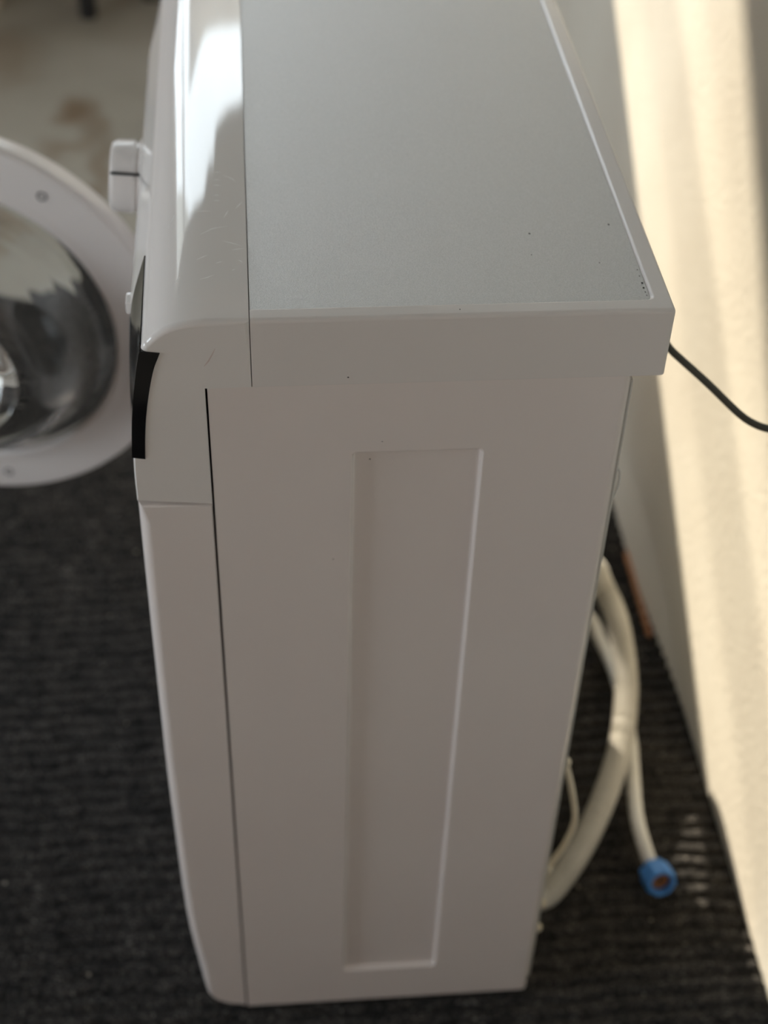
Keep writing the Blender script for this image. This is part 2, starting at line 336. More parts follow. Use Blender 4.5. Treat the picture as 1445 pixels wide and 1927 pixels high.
window_frame('window_2', 'y', LY0 + 0.051, LY1 - 0.051, LZ0 + 0.051, LZ1 - 0.051, XL - 0.06, 'white framed window in the left wall', [-0.2])

# unseen curtain drawn right; free edge and valance shaped for the fascia reflection
bm = bmesh.new(); NU, NV = 160, 26; g = []
edge = [(-1.6, 2.20), (-0.60, 2.23), (-0.22, 2.27), (-0.16, 2.25), (-0.11, 2.17), (-0.04, 2.07), (0.05, 2.01), (0.18, 1.98), (0.42, 1.96)]
for i in range(NU + 1):
    x = -1.2 + i / NU * 1.62
    top = WZ1 + 0.12; bot = float(np.interp(x, [e[0] for e in edge], [e[1] for e in edge]))
    g.append([bm.verts.new((x, YW - 0.045 + 0.016 * math.sin(i * 0.9 + 2 * j_ / NV), top + (bot - top) * j_ / NV)) for j_ in range(NV + 1)])
for i in range(NU):
    for j_ in range(NV): bm.faces.new((g[i][j_], g[i + 1][j_], g[i + 1][j_ + 1], g[i][j_ + 1]))
cur = obj('curtain', bm, M_CURTAIN, wn=False); sd = cur.modifiers.new('thick', 'SOLIDIFY'); sd.thickness = 0.004
cur['label'] = 'unseen beige curtain across the far window, shaped for its reflection'; cur['category'] = 'curtain'
# outdoors, both unseen: sheet added to block sun, mass added to darken the reflection
ax, az, ay = -0.243 - 0.40 * 4.0, 1.925 + 0.58 * 4.0, YW + 4.0
blocker_pts = [(-3.7, az + 0.75 * (-3.7 - ax)), (-1.50, az + 0.75 * (-1.50 - ax)), (-1.50, 5.3), (-3.7, 5.3)]
bm = bmesh.new(); L_ = [[bm.verts.new((x, y, z)) for x, z in blocker_pts] for y in (ay, ay + 0.03)]
for k in range(4): bm.faces.new((L_[0][k], L_[0][(k + 1) % 4], L_[1][(k + 1) % 4], L_[1][k]))
bm.faces.new(L_[0]); bm.faces.new(L_[1][::-1])
blocker = struct(obj('sun_blocker', bm, M_CURTAIN, smooth=False), 'unseen slanting sheet added to block the sun', 'sun_blocker')
bm = bmesh.new(); gp = [(-1.7, -0.06), (3.5, -0.06), (3.5, 4.15), (-1.7, 4.42)]
L_ = [[bm.verts.new((x, y, z)) for x, z in gp] for y in (8.0, 11.0)]
for k in range(4): bm.faces.new((L_[0][k], L_[0][(k + 1) % 4], L_[1][(k + 1) % 4], L_[1][k]))
bm.faces.new(L_[0]); bm.faces.new(L_[1][::-1])
struct(obj('sky_blocker', bm, M_BRICK, smooth=False), 'unseen plain block added to darken the window reflection', 'sky_blocker')
bm = bmesh.new(); g = []  # banded net added in the window for streaks of sun on the wall
for i in range(61):
    x = WX0 + 0.02 + i / 60 * (WX1 - WX0 - 0.04)
    g.append([bm.verts.new((x, YW + 0.02 + 0.004 * math.sin(i * 1.3), z)) for z in (WZ0 + 0.005, WZ1 - 0.01)])
for a, c in zip(g, g[1:]): bm.faces.new((a[0], c[0], c[1], a[1]))
net = obj('streak_net', bm, M_STREAK, wn=False); net['label'] = 'unseen sheer net added to streak the sunlight'; net['category'] = 'streak net'

# strip of dark edging and orange-brown wood between carpet and wall

struct(box('trim_1', 0.5135, 0.5195, 0.48, 0.635, 0.0, 0.013, M_ORANGE, bev=0.003), 'orange-brown wooden strip at the foot of the cream wall', 'trim')
bm = bmesh.new()
fil = [(XR + 0.001, 0.0), (0.5185, 0.0), (0.5195, 0.010), (0.5235, 0.024), (0.5290, 0.042), (XR + 0.001, 0.075)]
def fil_w(y): t = min(1.0, max(0.0, (y - 0.30) / 0.32)); return t * t * (3 - 2 * t)
cols = []
for k in range(60):
    y = 0.30 + 0.32 * k / 24 if k <= 24 else 0.62 + (YW - 0.62) * (k - 24) / 35
    w = fil_w(y); cols.append([bm.verts.new((XR + 0.001 + (x - XR - 0.001) * w, y, z * (0.3 + 0.7 * w))) for x, z in fil])
for a, c in zip(cols, cols[1:]):
    for k in range(len(a) - 1): bm.faces.new((a[k], c[k], c[k + 1], a[k + 1]))
struct(obj('trim_2', bm, M_WALL, wn=False), 'rounded plaster fillet along the foot of the cream wall', 'trim')

# ------------------------------------------------------------ ribbed carpet
CX0, CX1, CY0, CY1 = -1.3, 0.5345, -1.0, 1.29
def carpet():
    dx = 0.0032; dy = 0.0023
    xs = np.arange(CX0, CX1 + 1e-9, dx); xs[-1] = CX1
    # finer in the part the picture shows, coarser elsewhere
    xs = np.concatenate([np.arange(CX0, -0.55, 0.02), np.arange(-0.55, CX1, dx), [CX1]])
    ys = np.concatenate([np.arange(CY0, -0.15, 0.006), np.arange(-0.15, CY1, dy), [CY1]])
    X, Y = np.meshgrid(xs, ys)
    rng = np.random.RandomState(3)
    per = 0.0185
    wob = 0.0016 * np.sin(X * 23 + 1.3) + 0.0012 * np.sin(X * 61 + Y * 9) + 0.0009 * np.sin(X * 140 + Y * 40)
    ph = (Y + wob) / per * 2 * np.pi
    h = 0.0082 - 0.0074 * np.clip((1 - np.cos(ph)) / 2, 0, 1) ** 2.2 - 0.0010 * np.clip((1 + np.cos(ph)) / 2, 0, 1) ** 8
    tuft = rng.rand(*X.shape); tuft = (tuft + np.roll(tuft, 1, 1) + np.roll(tuft, 1, 0)) / 3
    h = h + 0.0026 * (tuft - 0.62) * (0.35 + 0.65 * (np.cos(ph) > -0.2))
    lump = np.sin(X * 310 + 17 * np.sin(Y * 33)) * np.sin(Y * 90 + 5 * np.sin(X * 50))
    h = np.clip(h + 0.0005 * lump, 0.0004, 0.0086)
    h[:, 0] = h[:, -1] = 0.0; h[0, :] = h[-1, :] = 0.0
    ny, nx = X.shape
    me = bpy.data.meshes.new('carpet')
    co = np.stack([X, Y, h], -1).reshape(-1).astype(np.float32)
    idx = np.arange(nx * ny).reshape(ny, nx)
    q = np.stack([idx[:-1, :-1], idx[:-1, 1:], idx[1:, 1:], idx[1:, :-1]], -1).reshape(-1, 4)
    me.vertices.add(nx * ny); me.vertices.foreach_set('co', co)
    me.loops.add(q.size); me.loops.foreach_set('vertex_index', q.reshape(-1).astype(np.int32))
    me.polygons.add(len(q)); me.polygons.foreach_set('loop_start', np.arange(0, q.size, 4, dtype=np.int32))
    me.polygons.foreach_set('use_smooth', np.ones(len(q), dtype=bool))
    me.update(); me.materials.append(M_CARPET)
    o = bpy.data.objects.new('carpet', me); C.objects.link(o)
    o['label'] = 'black ribbed needle-felt carpet under the white washing machine'; o['category'] = 'carpet'
carpet()

# ------------------------------------------------------------ washing machine
W = empty('washing_machine', (0, 0, 0), 'slim white front-loading washing machine with silver top on black carpet', 'washing machine')
X2, X3, X4 = 0.0304, 0.2838, 0.3050          # fascia seam, body back, lid back
ZT, ZL, ZJ = 0.8510, 0.7980, 0.6951          # lid top, lid underside, fascia / front panel joint
YD = 0.595
YF = 0.0003                                  # body face set back a hair behind the lid

# body with pressed-in panel on the near side and a plain far side
def body():
    bm = bmesh.new()
    x0, x1, z0, z1 = 0.0011, X3, 0.0155, ZL + 0.0002
    rb = 0.0055
    # outline of the near face as loops around the pressed panel
    a0, a1, c0, c1 = 0.0955, 0.1882, 0.0695, 0.7395
    NC = 7
    def rrect(u0, u1, v0, v1, r_, y):
        out = []
        for (cx, cz, s) in ((u1 - r_, v1 - r_, 0), (u0 + r_, v1 - r_, 90), (u0 + r_, v0 + r_, 180), (u1 - r_, v0 + r_, 270)):
            for k in range(NC):
                a = math.radians(s + 90 * k / (NC - 1)); out.append((cx + r_ * math.cos(a), y, cz + r_ * math.sin(a)))
        return [bm.verts.new(p) for p in out]
    L = []
    y = YF
    L.append(rrect(x0, x1 - rb, z0, z1, 0.0002, y))
    ins = [(0.0, 0.0), (0.0005, 0.0001), (0.0010, 0.0005), (0.0014, 0.0012), (0.0023, 0.0034), (0.0028, 0.0041), (0.0036, 0.0045), (0.0050, 0.0047)]
    for d, dep in ins:
        L.append(rrect(a0 + d, a1 - d, c0 + d, c1 - d, max(0.0042 - d * 0.55, 0.0015), y + dep))
    for p, q in zip(L, L[1:]):
        n_ = len(p)
        for k in range(n_): bm.faces.new((p[k], p[(k + 1) % n_], q[(k + 1) % n_], q[k]))
    bm.faces.new(L[-1])
    # wrap: rounded back corner, far side, top lip, turned front flange
    sec = [(x0, y)]
    near = [(x1 - rb + rb * math.sin(a), y + rb * (1 - math.cos(a))) for a in [math.radians(t) for t in (0, 18, 36, 54, 72, 90)]]
    far = [(x1 - rb + rb * math.cos(a), YD - YF - rb + rb * math.sin(a)) for a in [math.radians(t) for t in (0, 18, 36, 54, 72, 90)]]
    path = near + far + [(x0, YD - YF), (x0, YD - YF - 0.02)]
    cols = [[bm.verts.new((px, py, z)) for z in (z0, z1)] for px, py in path]
    for a, c in zip(cols, cols[1:]): bm.faces.new((a[0], c[0], c[1], a[1]))
    fl = [[bm.verts.new((px, py, z)) for z in (z0, z1)] for px, py in ((x0, y), (x0, y + 0.02))]
    bm.faces.new((fl[0][0], fl[0][1], fl[1][1], fl[1][0]))
    # floor and roof of the shell
    for z in (z0 + 0.002, z1 - 0.002):
        v_ = [bm.verts.new(p) for p in ((x0, y + 0.001, z), (x1 - 0.001, y + 0.001, z), (x1 - 0.001, YD - 0.002, z), (x0, YD - 0.002, z))]
        bm.faces.new(v_)
    bmesh.ops.remove_doubles(bm, verts=bm.verts, dist=1e-5)
    return obj('body', bm, M_BODY, W, angle=50)
body()

# back panel with cream screw caps
bp = box('back_panel', X3 + 0.0002, X3 + 0.0028, 0.006, YD - 0.006, 0.03, 0.79, M_GALV, W, bev=0.001)
for (y, z) in ((0.0125, 0.3696), (0.0125, 0.2084), (0.0125, 0.1522), (0.0125, 0.1096), (0.58, 0.3696), (0.58, 0.2084), (0.58, 0.1096)):
    bm = lathe_bm([(0, 0.0), (0.0044, 0.0), (0.0046, 0.0022), (0.0040, 0.0042), (0.0022, 0.0056), (0, 0.0060)], 14)
    bmesh.ops.rotate(bm, verts=bm.verts, matrix=Matrix.Rotation(math.pi / 2, 3, 'Y')); bmesh.ops.translate(bm, verts=bm.verts, vec=(X3 + 0.0026, y, z))
    obj('screw_cap', bm, M_CREAM, bp)

# fascia (control panel housing) with its rounded top front
front_curve = catmull2([(0.010, 0.8512), (-0.0035, 0.8508), (-0.0150, 0.8490), (-0.0235, 0.8458), (-0.0302, 0.8412), (-0.0352, 0.8362), (-0.0390, 0.8308), (-0.0432, 0.8110), (-0.0472, 0.7860), (-0.0497, 0.7640), (-0.0515, 0.7400), (-0.0523, 0.7200), (-0.0523, 0.7012)], 5)
prof = [(X2 - 0.0004, ZT), (0.0225, 0.8511)] + front_curve + [(-0.0003, 0.6962), (-0.0003, ZL - 0.0002), (X2 - 0.0004, ZL - 0.0002)]
mask = [1.0, 1.0] + [1.0 if p[1] > 0.80 else max(0.35, 1.0 - (0.80 - p[1]) * 14) for p in front_curve] + [0.12, 0.08, 0.08]
mask[0] = 1.0
FASC = extrude_profile(prof, mask, 0.0, YD, 0.0042, 0.0042, 7, [0.012 + 0.0095 * k for k in range(12)] + [0.2, 0.3, 0.4, 0.47] + [YD - 0.012 - 0.0095 * k for k in range(11, -1, -1)])
for v_ in FASC.verts:                           # keep the seam straight
    if v_.co.x > 0.0285: v_.co.x = X2 - 0.0004
def bulge(v_):
    sy = max(0.0, min(1.0, min(v_.co.y, YD - v_.co.y) / 0.115)); sy = sy * sy * (3 - 2 * sy) * 0.4 + sy * 0.6
    sz = max(0.0, min(1.0, (0.838 - v_.co.z) / 0.045)); sz = sz * sz * (3 - 2 * sz)
    sb = max(0.0, min(1.0, (v_.co.z - 0.700) / 0.05)); sb = sb * sb * (3 - 2 * sb)
    if v_.co.x < -0.02: v_.co.x -= 0.0072 * sy * sz * sb
for v_ in FASC.verts: bulge(v_)
fascia = obj('control_fascia', FASC, M_FASCIA, W, angle=40)

# black display lens wrapping round the near end of the fascia
def fx(z): return float(np.interp(-z, [-p[1] for p in front_curve], [p[0] for p in front_curve]))
NL = 26; zs_ = [0.8297 + (0.7414 - 0.8297) * k / NL for k in range(NL + 1)]
inner_c = catmull2([(-0.0434, 0.7398), (-0.0420, 0.7580), (-0.0400, 0.7760), (-0.0365, 0.7965), (-0.0322, 0.8150), (-0.0274, 0.8277)], 6)[::-1]
def lens():
    bm = bmesh.new(); ys = [-0.0007, 0.0] + [0.0065 * k for k in range(1, 18)]
    def yend(z): return 0.030 + 0.080 * max(0.0, min(1.0, (z - 0.7414) / 0.088)) ** 0.6
    grid = []
    for z in zs_:                                   # curved front skin
        row = []
        for y in ys:
            v_ = bm.verts.new((fx(z), min(y, yend(z)), z)); bulge(v_); v_.co.x -= 0.0008; row.append(v_)
        grid.append(row)
    for a, c in zip(grid, grid[1:]):
        for k in range(len(ys) - 1):
            try: bm.faces.new((a[k], a[k + 1], c[k + 1], c[k]))
            except ValueError: pass
    back = []
    for k in range(NL + 1):                         # near end face, down to the inner outline
        f = k / NL * (len(inner_c) - 1); i_ = min(int(f), len(inner_c) - 2); t = f - i_
        x = inner_c[i_][0] * (1 - t) + inner_c[i_ + 1][0] * t; z = inner_c[i_][1] * (1 - t) + inner_c[i_ + 1][1] * t
        back.append((bm.verts.new((x, -0.0007, z)), bm.verts.new((x, 0.004, z))))
    for k in range(NL):
        bm.faces.new((grid[k][0], grid[k + 1][0], back[k + 1][0], back[k][0]))
        bm.faces.new((back[k][0], back[k + 1][0], back[k + 1][1], back[k][1]))
    for k in (0, NL):
        bm.faces.new((grid[k][0], back[k][0], back[k][1], grid[k][2]))
    for k in range(NL):                             # thin far edge
        a, c = grid[k][-1], grid[k + 1][-1]
        a2 = bm.verts.new((a.co.x + 0.002, a.co.y, a.co.z)); c2 = bm.verts.new((c.co.x + 0.002, c.co.y, c.co.z)); bm.faces.new((a, c, c2, a2))
    bmesh.ops.remove_doubles(bm, verts=bm.verts, dist=1e-6)
    return bm
obj('display_lens', lens(), M_BLACK, W, angle=30)['label'] = 'gloss black display window wrapping the fascia end'
for k, (y, z) in enumerate(((0.1140, 0.7880),)):
    box('push_button', -0.0570, -0.050, y - 0.007, y + 0.007, z - 0.005, z + 0.005, M_FASCIA, W, bev=0.0015)

# programme knob
KY, KZ = 0.340, 0.7580
kn = lathe_bm([(0, 0.0), (0.0335, 0.0), (0.0335, 0.003), (0.0290, 0.0055), (0.0285, 0.0075), (0.0302, 0.0100), (0.0296, 0.0235), (0.0270, 0.0275), (0.0220, 0.0290), (0, 0.0293)], 56)
bmesh.ops.rotate(kn, verts=kn.verts, matrix=Matrix.Rotation(-math.pi / 2 + 0.10, 3, 'Y'))
knob = obj('programme_knob', kn, M_LID, W); knob.location = (-0.0535, KY, KZ)
bm = bmesh.new(); add_box(bm, -0.0275, 0.0005, -0.0316, -0.0290, -0.0011, 0.0011)
mk = obj('pointer_groove', bm, M_DARK, knob, smooth=False); mk.rotation_euler = (math.radians(-33), 0.10, 0); mk['label'] = 'thin black pointer line along the knob side'
# detergent drawer front at the far end
box('detergent_drawer', -0.0545, -0.040, 0.44, 0.565, 0.712, 0.745, M_FASCIA, W, bev=0.002)

# scratches on the fascia top
def strokes(name, lst, z, w, m, label):
    bm = bmesh.new()
    for s in lst:
        s = [Vector((p[0], p[1], 0)) for p in s]
        if len(s) == 2: s = [s[0], (s[0] + s[1]) / 2 + Vector((0.0003, 0.0004, 0)), s[1]]
        ws = [0.25, 1.0, 0.15]; L = []
        for i, p in enumerate(s):
            t = (s[min(i + 1, 2)] - s[max(i - 1, 0)]).normalized(); n_ = Vector((-t.y, t.x, 0)) * w * ws[i]
            zz = z
            L.append((bm.verts.new((p.x + n_.x, p.y + n_.y, zz(p.x))), bm.verts.new((p.x - n_.x, p.y - n_.y, zz(p.x)))))
        for a, c in zip(L, L[1:]): bm.faces.new((a[0], c[0], c[1], a[1]))
    o = obj(name, bm, m, W, smooth=False); o['kind'] = 'stuff'; o['label'] = label
fc = sorted([(X2, ZT), (0.0225, 0.8511)] + [p for p in front_curve if p[1] > 0.835])
def ztop(x): return float(np.interp(x, [p[0] for p in fc], [p[1] for p in fc])) + 0.00012
SC = [[(0.0135, 0.0926), (0.02, 0.0897), (0.0264, 0.0862)], [(-0.0011, 0.1015), (0.007, 0.1083), (0.0177, 0.1113)], [(-0.0034, 0.0707), (0.0041, 0.0759)], [(-0.001, 0.0473), (0.0036, 0.0491), (0.0082, 0.052)], [(0.0199, 0.081), (0.0282, 0.0829)], [(0.0239, 0.0691), (0.0268, 0.0658)], [(-0.0175, 0.0469), (-0.0142, 0.054)], [(-0.0237, 0.1192), (-0.0192, 0.1328)], [(0.0197, 0.0567), (0.022, 0.0577)], [(0.0069, 0.1833), (0.0132, 0.1831)], [(0.0075, 0.1727), (0.0125, 0.1721)], [(0.0075, 0.1654), (0.0125, 0.1647)], [(0.0075, 0.1517), (0.0121, 0.1511)], [(0.0075, 0.1446), (0.0124, 0.144)], [(0.0144, 0.1794), (0.0207, 0.1742), (0.0231, 0.1705)], [(0.0148, 0.1223), (0.0179, 0.1314)], [(0.0228, 0.1335), (0.0278, 0.1427)], [(-0.0046, 0.1311), (0.0057, 0.1307)], [(0.0093, 0.0655), (0.014, 0.0674)]]
strokes('scratch_marks', SC, ztop, 0.00032, M_SCRATCH, 'fine pale scratches on the glossy fascia top')

# lid: white frame with mitred, rounded rim, silver inlay
def lid():
    bm = bmesh.new(); loops = []
    r_ = 0.0032
    cs = [(0.0, ZL + 0.0003), (0.0, ZT - r_)] + [(r_ * (1 - math.cos(a)), ZT - r_ + r_ * math.sin(a)) for a in [math.radians(t) for t in (15, 30, 45, 60, 75, 90)]]
    cs += [(0.0112, ZT), (0.0118, ZT - 0.0001), (0.0124, ZT - 0.0004), (0.0130, ZT - 0.0009), (0.0142, ZT - 0.0022), (0.0150, ZT - 0.0030), (0.0230, ZT - 0.0030)]
    cs = [(0.06, ZL), (0.0003, ZL)] + cs
    NC = 6
    xs = X2 + 0.0001
    for d, z in cs:
        rad = max(0.0030 - d, 0.0001) if d < 0.008 else 0.0045
        pts = [(xs, d)]
        for k in range(NC):
            a = math.radians(-90 + 90 * k / (NC - 1)); pts.append((X4 - d - rad + rad * math.cos(a), d + rad + rad * math.sin(a)))
        for k in range(NC):
            a = math.radians(90 * k / (NC - 1)); pts.append((X4 - d - rad + rad * math.cos(a), YD - d - rad + rad * math.sin(a)))
        pts.append((xs, YD - d))
        loops.append([bm.verts.new((x, y, z)) for x, y in pts])
    for a, c in zip(loops, loops[1:]):
        for i in range(len(a) - 1): bm.faces.new((a[i], a[i + 1], c[i + 1], c[i]))
    for e in (0, -1):                              # close the ends at the fascia seam
        bm.faces.new([l[e] for l in loops])
    return obj('lid_frame', bm, M_LID, W, angle=40)
lid()
bm = bmesh.new(); add_box(bm, X2 + 0.0002, X4 - 0.0138, 0.0134, YD - 0.0138, ZT - 0.006, ZT - 0.0014)
bmesh.ops.bevel(bm, geom=[e for e in bm.edges if all(v_.co.z > ZT - 0.002 for v_ in e.verts) and not all(v_.co.x < 0.04 for v_ in e.verts)], offset=0.0004, segments=2, affect='EDGES')
obj('worktop', bm, M_TOP, W)['label'] = 'silver grained inlay of the lid'

# lower front panel, tapering in at the foot
lower = catmull2([(-0.0522, 0.6990), (-0.0528, 0.6140), (-0.0532, 0.4757), (-0.0530, 0.3648), (-0.0500, 0.1872), (-0.0422, 0.0843), (-0.0384, 0.0480), (-0.0355, 0.0370), (-0.0290, 0.0280), (-0.0170, 0.0205), (-0.0004, 0.0160)], 4)
prof = lower + [(-0.0004, 0.6940)]
mask = [1.0 if p[1] > 0.08 else max(0.3, p[1] / 0.08) for p in lower]; mask[0] = 0.75; mask[-1] = 0.12; mask += [0.12]
fpbm = extrude_profile(prof, mask, 0.0006, YD - 0.0006, 0.0085, 0.0085, 7)
fp = obj('front_panel', fpbm, M_BODY, W, angle=45, wn=False)
cut = obj('cutter', lathe_bm([(0, -0.1), (0.158, -0.1), (0.158, 0.1), (0, 0.1)], 64), M_BODY, smooth=False)
DC = Vector((-0.055, 0.2975, 0.468))
cut.rotation_euler = (0, math.pi / 2, 0); cut.location = (-0.03, DC.y, DC.z)
bo = fp.modifiers.new('hole', 'BOOLEAN'); bo.operation = 'DIFFERENCE'; bo.object = cut; bo.solver = 'EXACT'
dg = bpy.context.evaluated_depsgraph_get(); me2 = bpy.data.meshes.new_from_object(fp.evaluated_get(dg)); fp.modifiers.clear(); fp.data = me2
for p in me2.polygons: p.use_smooth = True
me2.set_sharp_from_angle(angle=math.radians(45)); w_ = fp.modifiers.new('wn', 'WEIGHTED_NORMAL'); w_.keep_sharp = True
bpy.data.objects.remove(cut)
# rubber gasket and steel drum inside the port
def turned(name, prof_, m, parent, n=64, **kw):
    bm = lathe_bm(prof_, n, **kw); bmesh.ops.rotate(bm, verts=bm.verts, matrix=Matrix.Rotation(-math.pi / 2, 3, 'Y'))
    o = obj(name, bm, m, parent); return o
gk = turned('door_gasket', [(0.158 + 0.004 * math.cos(a) - 0.008, 0.010 * math.sin(a)) for a in [2 * math.pi * k / 12 for k in range(12)]], M_GREYRUB, W, closed=True); gk.location = (-0.050, DC.y, DC.z)
dr = turned('drum', [(0.150, 0.04), (0.150, 0.02), (0.205, -0.01), (0.215, -0.03), (0.215, -0.22), (0.20, -0.235), (0, -0.235)], M_STEEL, W); dr.location = (-0.006, DC.y, DC.z)

# feet
for fx in (0.03, 0.25):
    for fy in (0.045, 0.55):
        bm = lathe_bm([(0, 0.0088), (0.017, 0.0088), (0.018, 0.0095), (0.018, 0.0125), (0.012, 0.014), (0.006, 0.0145), (0.006, 0.0185), (0, 0.0185)], 20)
        o = obj('foot', bm, M_DARK, W); o.location = (fx, fy, 0)

# open porthole door, swung past square about its hinge at the far side
th = math.radians(10.0); dvec = Vector((-math.cos(th), math.sin(th), 0)); nvec = Vector((math.sin(th), math.cos(th), 0))
HINGE = Vector((-0.055, 0.5, 0)); A0, RZ, RO, RH = 0.2268, 0.4690, 0.2245, 0.1685
dcen = HINGE + dvec * A0 + Vector((0, 0, RZ))
zax = -nvec; xax = dvec; yax = zax.cross(xax)
DM = Matrix((xax, yax, zax)).transposed().to_4x4(); DM.translation = dcen
ring = lathe_bm([(RH, -0.020), (RH, -0.001), (RH + 0.003, 0.0022), (RH + 0.007, 0.0026), (RH + 0.011, 0.0008), (RH + 0.016, 0.0), (RO - 0.006, -0.0015), (RO - 0.002, -0.004), (RO, -0.008), (RO - 0.0005, -0.024), (RO - 0.005, -0.033), (RO - 0.014, -0.037), (RH + 0.01, -0.037), (RH + 0.002, -0.033)], 128, closed=True)
door = obj('porthole_door', ring, M_LID, W); door.matrix_world = DM
door['label'] = 'open white porthole door ring with clear glass'
# glass bowl pushing toward the drum side, thick lens-like bottom
go = [(RH - 0.0005, -0.014), (RH - 0.001, -0.006), (0.158, -0.003), (0.150, 0.004), (0.143, 0.020), (0.132, 0.045), (0.118, 0.060), (0.104, 0.070), (0.092, 0.076), (0.088, 0.0775)] + [(0.085 * math.sin(a), 0.0785 + math.sqrt(0.115 ** 2 - (0.085 * math.sin(a)) ** 2) - math.sqrt(0.115 ** 2 - 0.085 ** 2)) for a in [math.radians(90 - 90 * k / 18) for k in range(18)]] + [(0, 0.0785 + 0.115 - math.sqrt(0.115 ** 2 - 0.085 ** 2))]
gi = [(0, 0.066), (0.030, 0.066), (0.060, 0.066), (0.080, 0.066), (0.092, 0.064), (0.105, 0.060), (0.122, 0.042), (0.134, 0.018), (0.141, 0.0), (0.149, -0.010), (0.158, -0.0135)]
gl = obj('glass_bowl', lathe_bm(go + gi, 96, closed=True), M_GLASS, door, angle=60, wn=False)
gl['label'] = 'clear bulging glass of the porthole'
def door_screw(px, pz):
    bm = lathe_bm([(0.0052, 0.0004), (0.0045, 0.0012), (0.003, 0.0004), (0.0028, -0.001), (0, -0.001)], 16)
    o = obj('screw_hole', bm, M_GREYRUB, door); o.location = (px, pz, -0.0008); o['label'] = 'small dark screw recess'
SCREWS = [(-0.0265, 0.1965), (-0.111, -0.166), (0.17, 0.10), (0.19, -0.05), (0.06, -0.19), (-0.195, 0.03)]
for q in SCREWS: door_screw(*q)
box('hinge', -0.066, -0.0505, 0.486, 0.506, 0.425, 0.512, M_LID, W, bev=0.002)
bm = bmesh.new(); add_box(bm, 0.190, 0.202, -0.012, 0.012, -0.004, 0.018); bmesh.ops.bevel(bm, geom=list(bm.edges), offset=0.002, segments=2, affect='EDGES')
obj('latch_hook', bm, M_STEEL, door)

# hoses and cord at the back
def ribbed(L, i): return 0.0133 + 0.0008 * math.cos(L * 2 * math.pi / 0.0026)
pd = smooth_path([(0.291, 0.33, 0.27), (0.312, 0.378, 0.258), (0.4073, 0.447, 0.1797), (0.4331, 0.448, 0.1375), (0.4466, 0.414, 0.1157), (0.4521, 0.377, 0.0862), (0.4483, 0.336, 0.0674), (0.4312, 0.275, 0.0564), (0.4028, 0.212, 0.0531), (0.3663, 0.152, 0.0414), (0.3303, 0.113, 0.0227), (0.3085, 0.1, 0.024), (0.288, 0.1, 0.03)], 0.0006)
obj('drain_hose', tube_bm(pd, ribbed, 18), M_DRAIN, W, wn=False)['label'] = 'grey corrugated drain hose curving behind the machine'
pi_ = smooth_path([(0.2875, 0.48, 0.7), (0.312, 0.49, 0.66), (0.314, 0.5, 0.4), (0.317, 0.505, 0.2), (0.345, 0.505, 0.12), (0.4263, 0.485, 0.0563), (0.4449, 0.455, 0.0342), (0.4549, 0.412, 0.0258), (0.4547, 0.355, 0.0302), (0.4506, 0.3, 0.0336), (0.4454, 0.262, 0.0331), (0.4352, 0.194, 0.0357), (0.4353, 0.152, 0.0352), (0.4424, 0.1263, 0.0221)], 0.004)
ih = obj('inlet_hose', tube_bm(pi_, 0.0078, 16), M_INLET, W, wn=False); ih['label'] = 'smooth white inlet hose lying on the carpet'
ndir = (pi_[-1] - pi_[-6]).normalized()
ndir = Vector((0.12, -0.90, 0.36)).normalized()
nut = bmesh.new()
NP = [(0.0085, -0.006), (0.0125, -0.006), (0.0158, -0.003), (0.0162, 0.004), (0.0162, 0.0185), (0.0150, 0.0205), (0.0118, 0.0205), (0.0112, 0.018), (0.0112, 0.004), (0.0085, 0.002)]
nn = 48; rings = []
for r_, h in NP:
    rings.append([nut.verts.new(((r_ + (0.0011 * (1 if (k // 3) % 2 else -0.3) if r_ > 0.0155 else 0)) * math.cos(2 * math.pi * k / nn), (r_ + (0.0011 * (1 if (k // 3) % 2 else -0.3) if r_ > 0.0155 else 0)) * math.sin(2 * math.pi * k / nn), h)) for k in range(nn)])
for a, c in zip(rings, rings[1:] + rings[:1]):
    for k in range(nn): nut.faces.new((a[k], a[(k + 1) % nn], c[(k + 1) % nn], c[k]))
q = ndir.to_track_quat('Z', 'Y')
nu = obj('hose_nut', nut, M_BLUE, ih, angle=30); nu.rotation_mode = 'QUATERNION'; nu.rotation_quaternion = q; nu.location = Vector((0.4439, 0.1152, 0.0270)) - ndir * 0.009; nu['label'] = 'blue ribbed screw nut with open end'
ws = obj('sealing_washer', lathe_bm([(0.003, 0.0), (0.0108, 0.0), (0.0108, 0.010), (0.003, 0.010)], 32, closed=True), M_WASHER, ih); ws.rotation_mode = 'QUATERNION'; ws.rotation_quaternion = q; ws.location = nu.location + ndir * 0.004
ws['label'] = 'rust-brown washer inside the blue nut'
pc = smooth_path([(0.286, 0.16, 0.735), (0.310, 0.145, 0.738), (0.3364, 0.12, 0.7411), (0.3425, 0.10, 0.7420), (0.3676, 0.085, 0.7241), (0.3915, 0.07, 0.7058), (0.4015, 0.06, 0.7033), (0.4126, 0.055, 0.7019), (0.4315, 0.05, 0.7016), (0.47, 0.03, 0.705), (0.505, -0.06, 0.71), (0.515, -0.25, 0.66)], 0.004)
pcord = obj('power_cord', tube_bm(pc, 0.0029, 12), M_CORD, W, wn=False); pcord['label'] = 'thin dark grey power cord leaving the back toward the wall'
pt = smooth_path([(0.2885, 0.055, 0.345), (0.2955, 0.05, 0.3281), (0.3009, 0.045, 0.3148), (0.3088, 0.04, 0.2813), (0.3128, 0.035, 0.251), (0.3057, 0.03, 0.2209), (0.2937, 0.025, 0.1973), (0.2885, 0.02, 0.190)], 0.004)
obj('cream_lead', tube_bm(pt, 0.0030, 10), M_CREAM, W, wn=False)['label'] = 'short cream lead looped against the back panel'
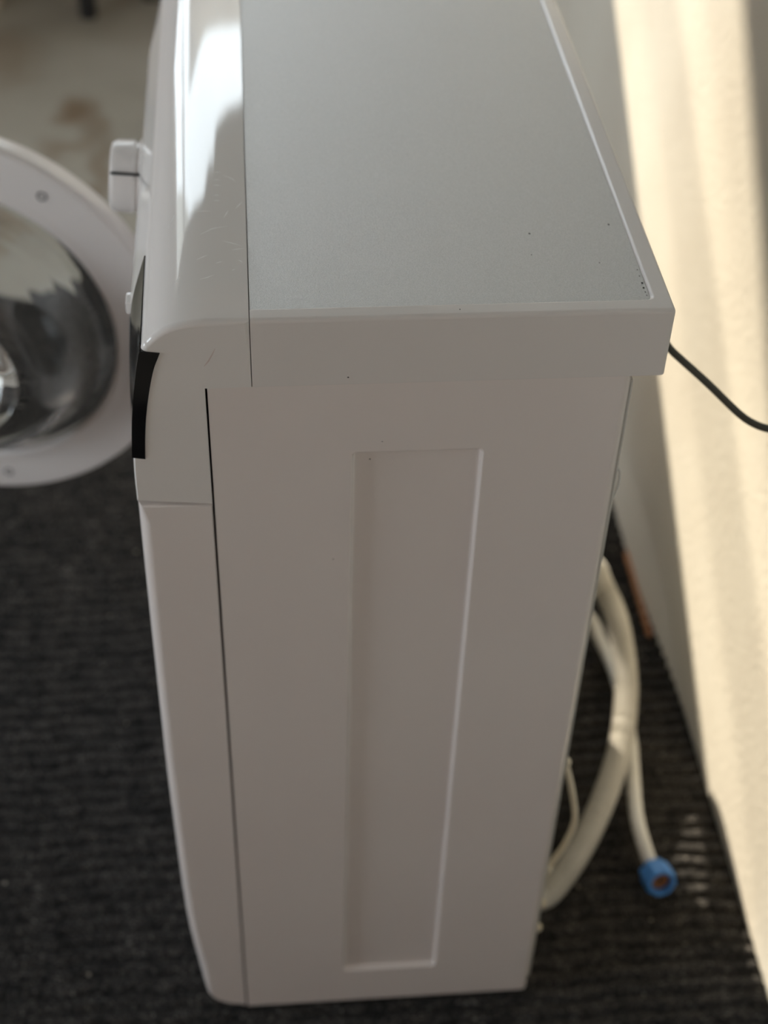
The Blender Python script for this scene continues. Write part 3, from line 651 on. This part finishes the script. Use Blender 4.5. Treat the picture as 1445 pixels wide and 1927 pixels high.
pl = smooth_path([(0.2866, 0.012, 0.709), (0.2895, 0.012, 0.704), (0.2905, 0.012, 0.692), (0.2890, 0.012, 0.682), (0.2866, 0.012, 0.674)], 0.002)
obj('hose_clip', tube_bm(pl, 0.0009, 8), M_INLET, W, wn=False)

# specks of dirt
bm = bmesh.new()
for k, (x, z) in enumerate([(0.117, 0.7482), (0.1094, 0.7289), (0.0842, 0.6382), (0.0932, 0.8039)]):
    r_ = 0.0005 + 0.0002 * (k % 2); y = -0.00006 if z > 0.0 and not (0.0955 < x < 0.1882 and 0.0695 < z < 0.7395) else 0.0046
    c = [bm.verts.new((x + r_ * math.cos(a), y, z + r_ * 0.8 * math.sin(a))) for a in [2 * math.pi * i / 7 for i in range(7)]]; bm.faces.new(c)
for k, (x, y) in enumerate([(0.289, 0.0275), (0.2891, 0.0226), (0.2893, 0.0189), (0.2892, 0.0331), (0.2891, 0.0412), (0.2892, 0.0488), (0.2808, 0.1055), (0.2654, 0.0581), (0.221, 0.0696), (0.2237, 0.0961), (0.1647, 0.0063)]):
    r_ = 0.0004 + 0.0003 * (k % 3 == 0); z = ZT - 0.0013 if y > 0.0135 else ZT + 0.0001
    c = [bm.verts.new((x + r_ * math.cos(a), y + r_ * 1.6 * math.sin(a), z)) for a in [2 * math.pi * i / 7 for i in range(7)]]; bm.faces.new(c)
o = obj('dirt_specks', bm, M_DARK, W, smooth=False); o['kind'] = 'stuff'; o['label'] = 'tiny dark specks on the white panels'

# brown scuff on the near end of the fascia
bm = bmesh.new()
pts = [(0.0000, 0.8160), (0.0030, 0.8200), (0.0056, 0.8250), (0.0078, 0.8300)]
L = []
for i, (x, z) in enumerate(pts):
    w = (0.0001, 0.00035, 0.0003, 0.0001)[i]; L.append((bm.verts.new((x - w, -0.00008, z + w)), bm.verts.new((x + w, -0.00008, z - w))))
for a, c in zip(L, L[1:]): bm.faces.new((a[0], c[0], c[1], a[1]))
obj('brown_scuff', bm, M_MARK, W, smooth=False)

# ------------------------------------------------------------ far background: black chair legs, pale box
def stool():
    R_ = empty('stool', (-0.28, 2.44, 0), 'black round stool with one leg on the stained floor far left', 'stool', rz=math.radians(34.8))
    bm = lathe_bm([(0, 0.44), (0.10, 0.44), (0.128, 0.444), (0.135, 0.455), (0.128, 0.47), (0.09, 0.477), (0, 0.478)], 40)
    obj('seat', bm, M_SEAT, R_)
    for x in (-0.079, 0.079):
        for y in (-0.079, 0.079):
            obj('leg', tube_bm(smooth_path([(x, y, 0.0), (x, y, 0.2), (x * 0.9, y * 0.9, 0.445)], 0.03), 0.0185, 14), M_DARK, R_)
stool()
B = empty('cardboard_box', (-0.600, 2.428, 0), 'pale beige cardboard box at the top left corner of the photo', 'box')
box('carton', -0.11, 0.11, -0.08, 0.10, 0.0, 0.22, M_CARD, B, bev=0.003)
box('flap', -0.109, -0.002, -0.079, 0.099, 0.2205, 0.2235, M_CARD, B); box('flap', 0.002, 0.109, -0.079, 0.099, 0.2205, 0.2235, M_CARD, B)
